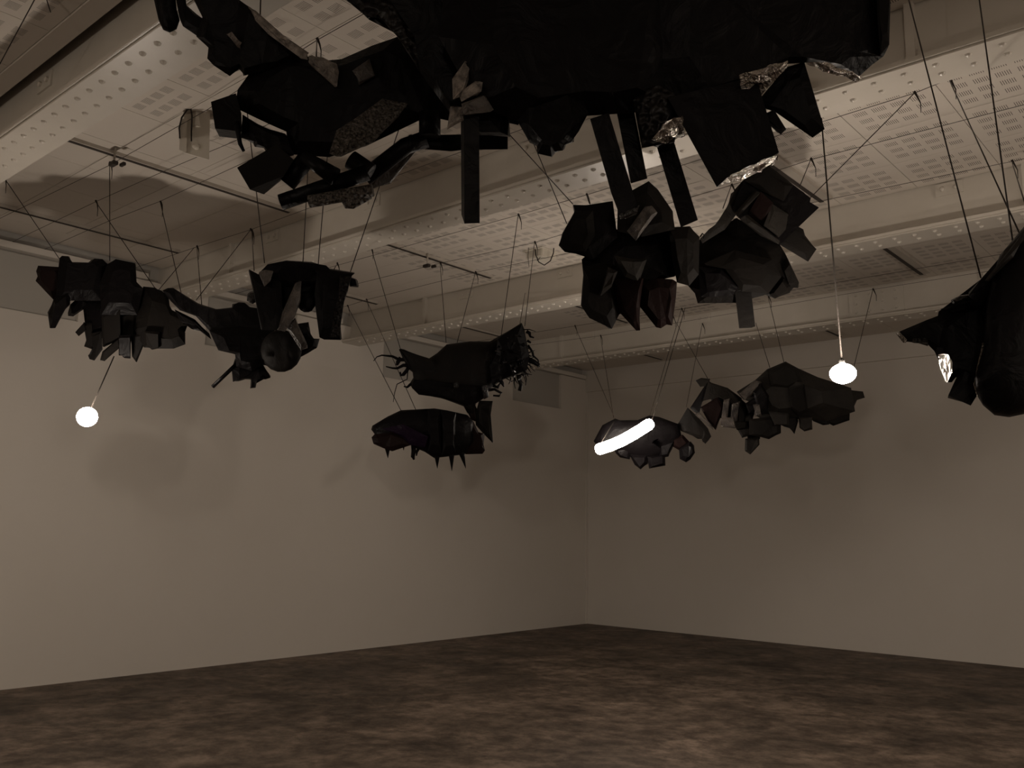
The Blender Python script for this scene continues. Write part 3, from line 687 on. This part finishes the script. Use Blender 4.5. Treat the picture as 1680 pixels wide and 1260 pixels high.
slabx('post', s, [(1070,215),(1099,210),(1145,361),(1117,373)], [(1073,218),(1096,214),(1140,354),(1116,364)], D + .05, D + .15, 'black')
chunk('frayed_end', s, [(1015,352),(1028,348),(1047,341),(1046,348),(1018,360)], D - .03, 'crinkle', .03, bulge=.003)
chunk('textured_block', s, [(1037,157),(1080,140),(1120,160),(1107,233),(1080,238),(1053,243)], D - .03, 'nodule', .15, bulge=.02)
crumple('lit_facet', s, [(1070,230),(1093,200),(1120,190),(1123,222),(1093,236)], D - .10, (1.3, 2.3), label='crinkled foil facet, lamp glint put into the colour')
slabx('box', s, [(1095,160),(1240,125),(1278,250),(1200,285),(1176,307)], [(1100,165),(1238,135),(1275,254),(1216,291),(1178,307)], D - .1, D + .14, 'black')
crumple('box_underside', s, [(1178,306),(1200,285.5),(1277,251),(1275.5,257),(1261,272),(1217,294.5)], D, depths=[D - .09, D - .098, D - .098, D + .12, D + .13, D + .13], amp=.015, label='crumpled foil underside, lamp glint put into the colour')  # lamp reflection on the black underside, put in as pale metal
chunk('box_face', s, [(1096,161),(1239,127),(1276.5,249),(1199,283.5),(1177,304)], D - .105, 'black', .004, bulge=0, taper=1.0, tilt=(0, 0), jit=0)
crumple('lit_facet', s, [(1213,124),(1293,100),(1291,112),(1231,174),(1217,152)], D - .13, (.6, 2.5), label='crinkled foil facet, lamp glint put into the colour')
chunk('wedge', s, [(1238,172),(1290,110),(1320,103),(1353,212),(1333,226),(1272,184)], D + .1, 'black', .2, bulge=.015)
chunk('tab', s, [(1250,192),(1270,180),(1290,212),(1281,221)], D + .02, 'black', .06, bulge=.006)
crumple('lit_facet', s, [(1320,103),(1353,102),(1417,126),(1410,133),(1367,122)], D - .04, (0, 2.5), label='crinkled foil facet, lamp glint put into the colour')
chunk('side_plate', s, [(1436,-60),(1440,40),(1445,90),(1459,72),(1461,0),(1460,-60)], D + .02, 'brown', .1, bulge=.01)
for tp, en in (((700,-300),(720,-20)), ((1150,-310),(1150,-30)), ((1400,-310),(1390,-30))):
    wire(s, tp, en, D + .2, knot=False)

# ------------------------------------------------------------------ cables strung under the ceiling
def cable(label, anchors, y0, y1=None, z=4.2):
    pts = [Vector((0.0 if y0 > -10 else -0.012, y0, z + .02))] + [onz(a, b, z) for a, b in anchors] + [Vector((XR, y1 if y1 is not None else y0, z + .02))]
    pts = [pts[0]] + sorted(pts[1:-1], key=lambda p: p.x) + [pts[-1]]
    bm = bmesh.new(); add_tube(bm, pts, 0.0022, 5)
    tag(bm_obj('ceiling_cable', bm, M['wire']), label, 'cable', 'cables strung under the ceiling')
cable('thin cable under the ceiling carrying the far left cluster', [(178,272),(340,180),(520,66)], -9.78)
cable('thin cable running below the junction box with black cable loop', [(157,331),(273,279),(384,232)], -9.42)
cable('thin cable under the ceiling holding the winged creature', [(180,362),(261,331)], -9.12)
cable('thin cable close in front of the second riveted beam at left', [(323,405),(411,377)], -8.24)
cable('thin cable just behind the second riveted beam at right', [(850,353),(962,320),(1500,153),(1557,130)], -6.98)
cable('thin cable holding the house-like box sculpture', [(722,432),(877,398),(1200,304),(1330,262)], -6.40)
cable('thin cable above the spiked fish at the third beam', [(570,502),(601,492),(780,447),(1660,265)], -5.86, -5.6)
cable('thin cable in the bay behind the third beam', [(943,535),(1118,507)], -3.32)
cable('thin cable close before the farthest beam', [(985,551),(1432,475)], -2.72)

for lab, a, b in (('thin wire slanting across the top left corner of the picture', (70,-25), (-30,160)), ('short thin wire hanging from the ceiling at top left', (72,-15), (83,20))):
    pa, pb = onz(a[0], a[1], ZC), (onz(b[0], b[1], 3.9) if b[0] < 0 else at(b[0], b[1], depth(onz(a[0], a[1], ZC)) - .05))
    bm = bmesh.new(); add_tube(bm, [pa, pb], 0.003, 5)
    tag(bm_obj('slack_wire', bm, M['wire']), lab, 'wire', 'loose ceiling wires')

# ------------------------------------------------------------------ lamps
def lathe(name, parent, base, axis, prof, m, n=20):
    axis = axis.normalized(); a = axis.cross(Vector((0.3, 1, 0.1))).normalized(); b = axis.cross(a)
    bm = bmesh.new(); rings = []
    for r, h in prof:
        rings.append([bm.verts.new(base + axis * h + (a * math.cos(q) + b * math.sin(q)) * max(r, 1e-4)) for q in [2 * math.pi * k / n for k in range(n)]])
    for r0, r1 in zip(rings, rings[1:]):
        for k in range(n): bm.faces.new((r0[k], r0[(k + 1) % n], r1[(k + 1) % n], r1[k]))
    bm.faces.new(rings[0]); bm.faces.new(rings[-1][::-1])
    return bm_obj(name, bm, M[m], parent, True)


def bulb_lamp(label, pos, top, rad, glow, flat=1.0):
    t = thing('hanging_bulb', label, 'lamp', pos, 'bare hanging bulbs')
    ax = (top - pos).normalized()
    prof = [(rad * math.sin(a), -rad * flat * math.cos(a)) for a in [math.pi * k / 16 for k in range(15)]] + [(rad * .22, rad * flat * 1.0)]
    lathe('bulb', t, pos, ax, prof, glow)
    lathe('socket', t, pos, ax, [(rad * .20, rad * flat * .96), (rad * .22, rad * flat * 1.05), (rad * .22, rad * flat * 1.35), (rad * .08, rad * flat * 1.5)], 'socket', 14)
    tube('cord', t, [pos + ax * rad * flat * 1.45, top], 0.0045, M['cord'], 6)
    return t


bulb_lamp('glowing round bulb hanging low at far left in front of the wall', at(143, 684, 6.0), at(187, 585, 6.7), 0.066, 'glow_left')
bulb_lamp('glowing round bulb hanging at right on a long straight cord', at(1383, 613, 5.2), onz(1340, 105, 4.28), 0.074, 'glow_right', 0.8)
# unseen bulbs added outside this frame to fill in the light
for key, lab, p in (('fill_side', 'added unseen fill bulb hanging to the right of the beaked sculpture, outside the picture', Vector((11.4, -6.6, 2.5))),
                    ('fill_near_side', 'added unseen fill bulb hanging beside the viewer at right, outside the picture', Vector((12.6, -9.8, 2.4))),
                    ('fill_rear_left', 'added unseen fill bulb hanging behind the viewer at left', Vector((4.6, -15.6, 2.3))),
                    ('fill_rear_right', 'added unseen fill bulb hanging behind the viewer at right', Vector((11.6, -15.6, 2.3)))):
    bulb_lamp(lab, p, Vector((p.x, p.y, ZC)), 0.07, 'glow_' + key)
t = thing('curved_tube_lamp', 'thick curved glowing white tube lamp in front of the dark rounded lump', 'lamp', at(1025, 720, 8.0))
pts = [(983,737),(1000,731.5),(1017,724.5),(1033,716),(1049,706.5),(1065,696)]
dt = 8.0
bm = bmesh.new(); r = 9.3 / FPX * dt
add_tube(bm, [at(977,738.6,dt), at(979,738,dt)] + [at(x, y, dt) for x, y in pts] + [at(1069,693.2,dt), at(1071,691.8,dt)], [r*.45, r*.8] + [r] * len(pts) + [r*.8, r*.45], 14)
bm_obj('glow_tube', bm, M['glow_tube'], t, True)
tube('cord', t, [at(1069,692,dt), onz(1124,505,4.2)], 0.004, M['cord'], 6)
tube('cord', t, [at(979,738,dt), at(1007,692,8.42)], 0.004, M['cord'], 6)

# ------------------------------------------------------------------ ceiling fittings
def fitting(label, px, py, wpx, hpx, loops, knob=None):
    p = onz(px, py, ZC); d = depth(p); k = d / FPX
    t = thing('junction_box', label, 'box', p)
    w_, l_ = wpx * k, hpx * k * 2.4
    box('housing', (p.x - w_ * .5, p.y - l_ * .5, ZC - 0.09), (p.x + w_ * .5, p.y + l_ * .5, ZC), M['box'], t, 0.008)
    box('mounting_plate', (p.x - w_ * .62, p.y - l_ * .6, ZC - 0.012), (p.x + w_ * .62, p.y + l_ * .6, ZC), M['box'], t)
    for L, r in loops:
        tube('cable_loop', t, [at(x, y, d - .12) for x, y in L], r, M['wire'], 6)
    if knob:
        q = at(knob[0], knob[1], d - .1)
        lathe('knob', t, q, Vector((0, 0, -1)), [(.022, -.03), (.022, .02), (.012, .024)], 'box', 12)
p = onz(322, 186, ZC); d = depth(p)
t = thing('junction_box', 'white junction box with a black cable loop hung from the ceiling at left', 'box', p)
slabx('housing', t, [(302,188),(345,181),(343,262),(299,249)], [(300,192),(339,186),(338,262),(297,250)], d - .02, d + .07, 'box')
slabx('side_cover', t, [(296,196),(308,193),(306,250),(294,246)], [(296,198),(307,195),(305,250),(294,247)], d - .05, d - .021, 'box')
tube('cable_loop', t, [at(x, y, d - .06) for x, y in [(295,227),(294,210),(298,193),(307,180),(313,179),(315,190),(314,215),(314,232)]], .0055, M['wire'], 6)
lathe('knob', t, at(323, 241, d - .02), back, [(.022, 0), (.022, .03), (.012, .036)], 'box', 12)
box('hanger', (p.x - .03, p.y - .02, 4.2), (p.x + .03, p.y + .03, ZC), M['box'], t)
fitting('white junction box with hanging cable loops behind the fanged sculpture', 888, 413, 34, 16,
        [([(909,399),(908,415),(903,428),(893,435),(884,430),(879,418),(877,400)], .006), ([(877,400),(884,408),(888,420),(881,428)], .004), ([(868,400),(866,420),(868,438)], .003)])
for lab, px, py in (('small black spotlight clamp on the left ceiling track', 187, 268), ('small black spotlight clamp on the middle ceiling track', 701, 436)):
    p = onz(px, py, 4.17); t = thing('track_clamp', lab, 'clamp', p, 'track clamps')
    box('clamp_body', (p.x - .05, p.y - .02, 4.155), (p.x + .03, p.y + .02, 4.185), M['rail'], t, .004)
    box('clamp_jaw', (p.x + .02, p.y + .03, 4.15), (p.x + .08, p.y + .055, 4.175), M['rail'], t, .004)
    tube('stem', t, [p + Vector((0, 0, .01)), Vector((p.x, p.y, ZC))], .008, M['track_body'], 8)
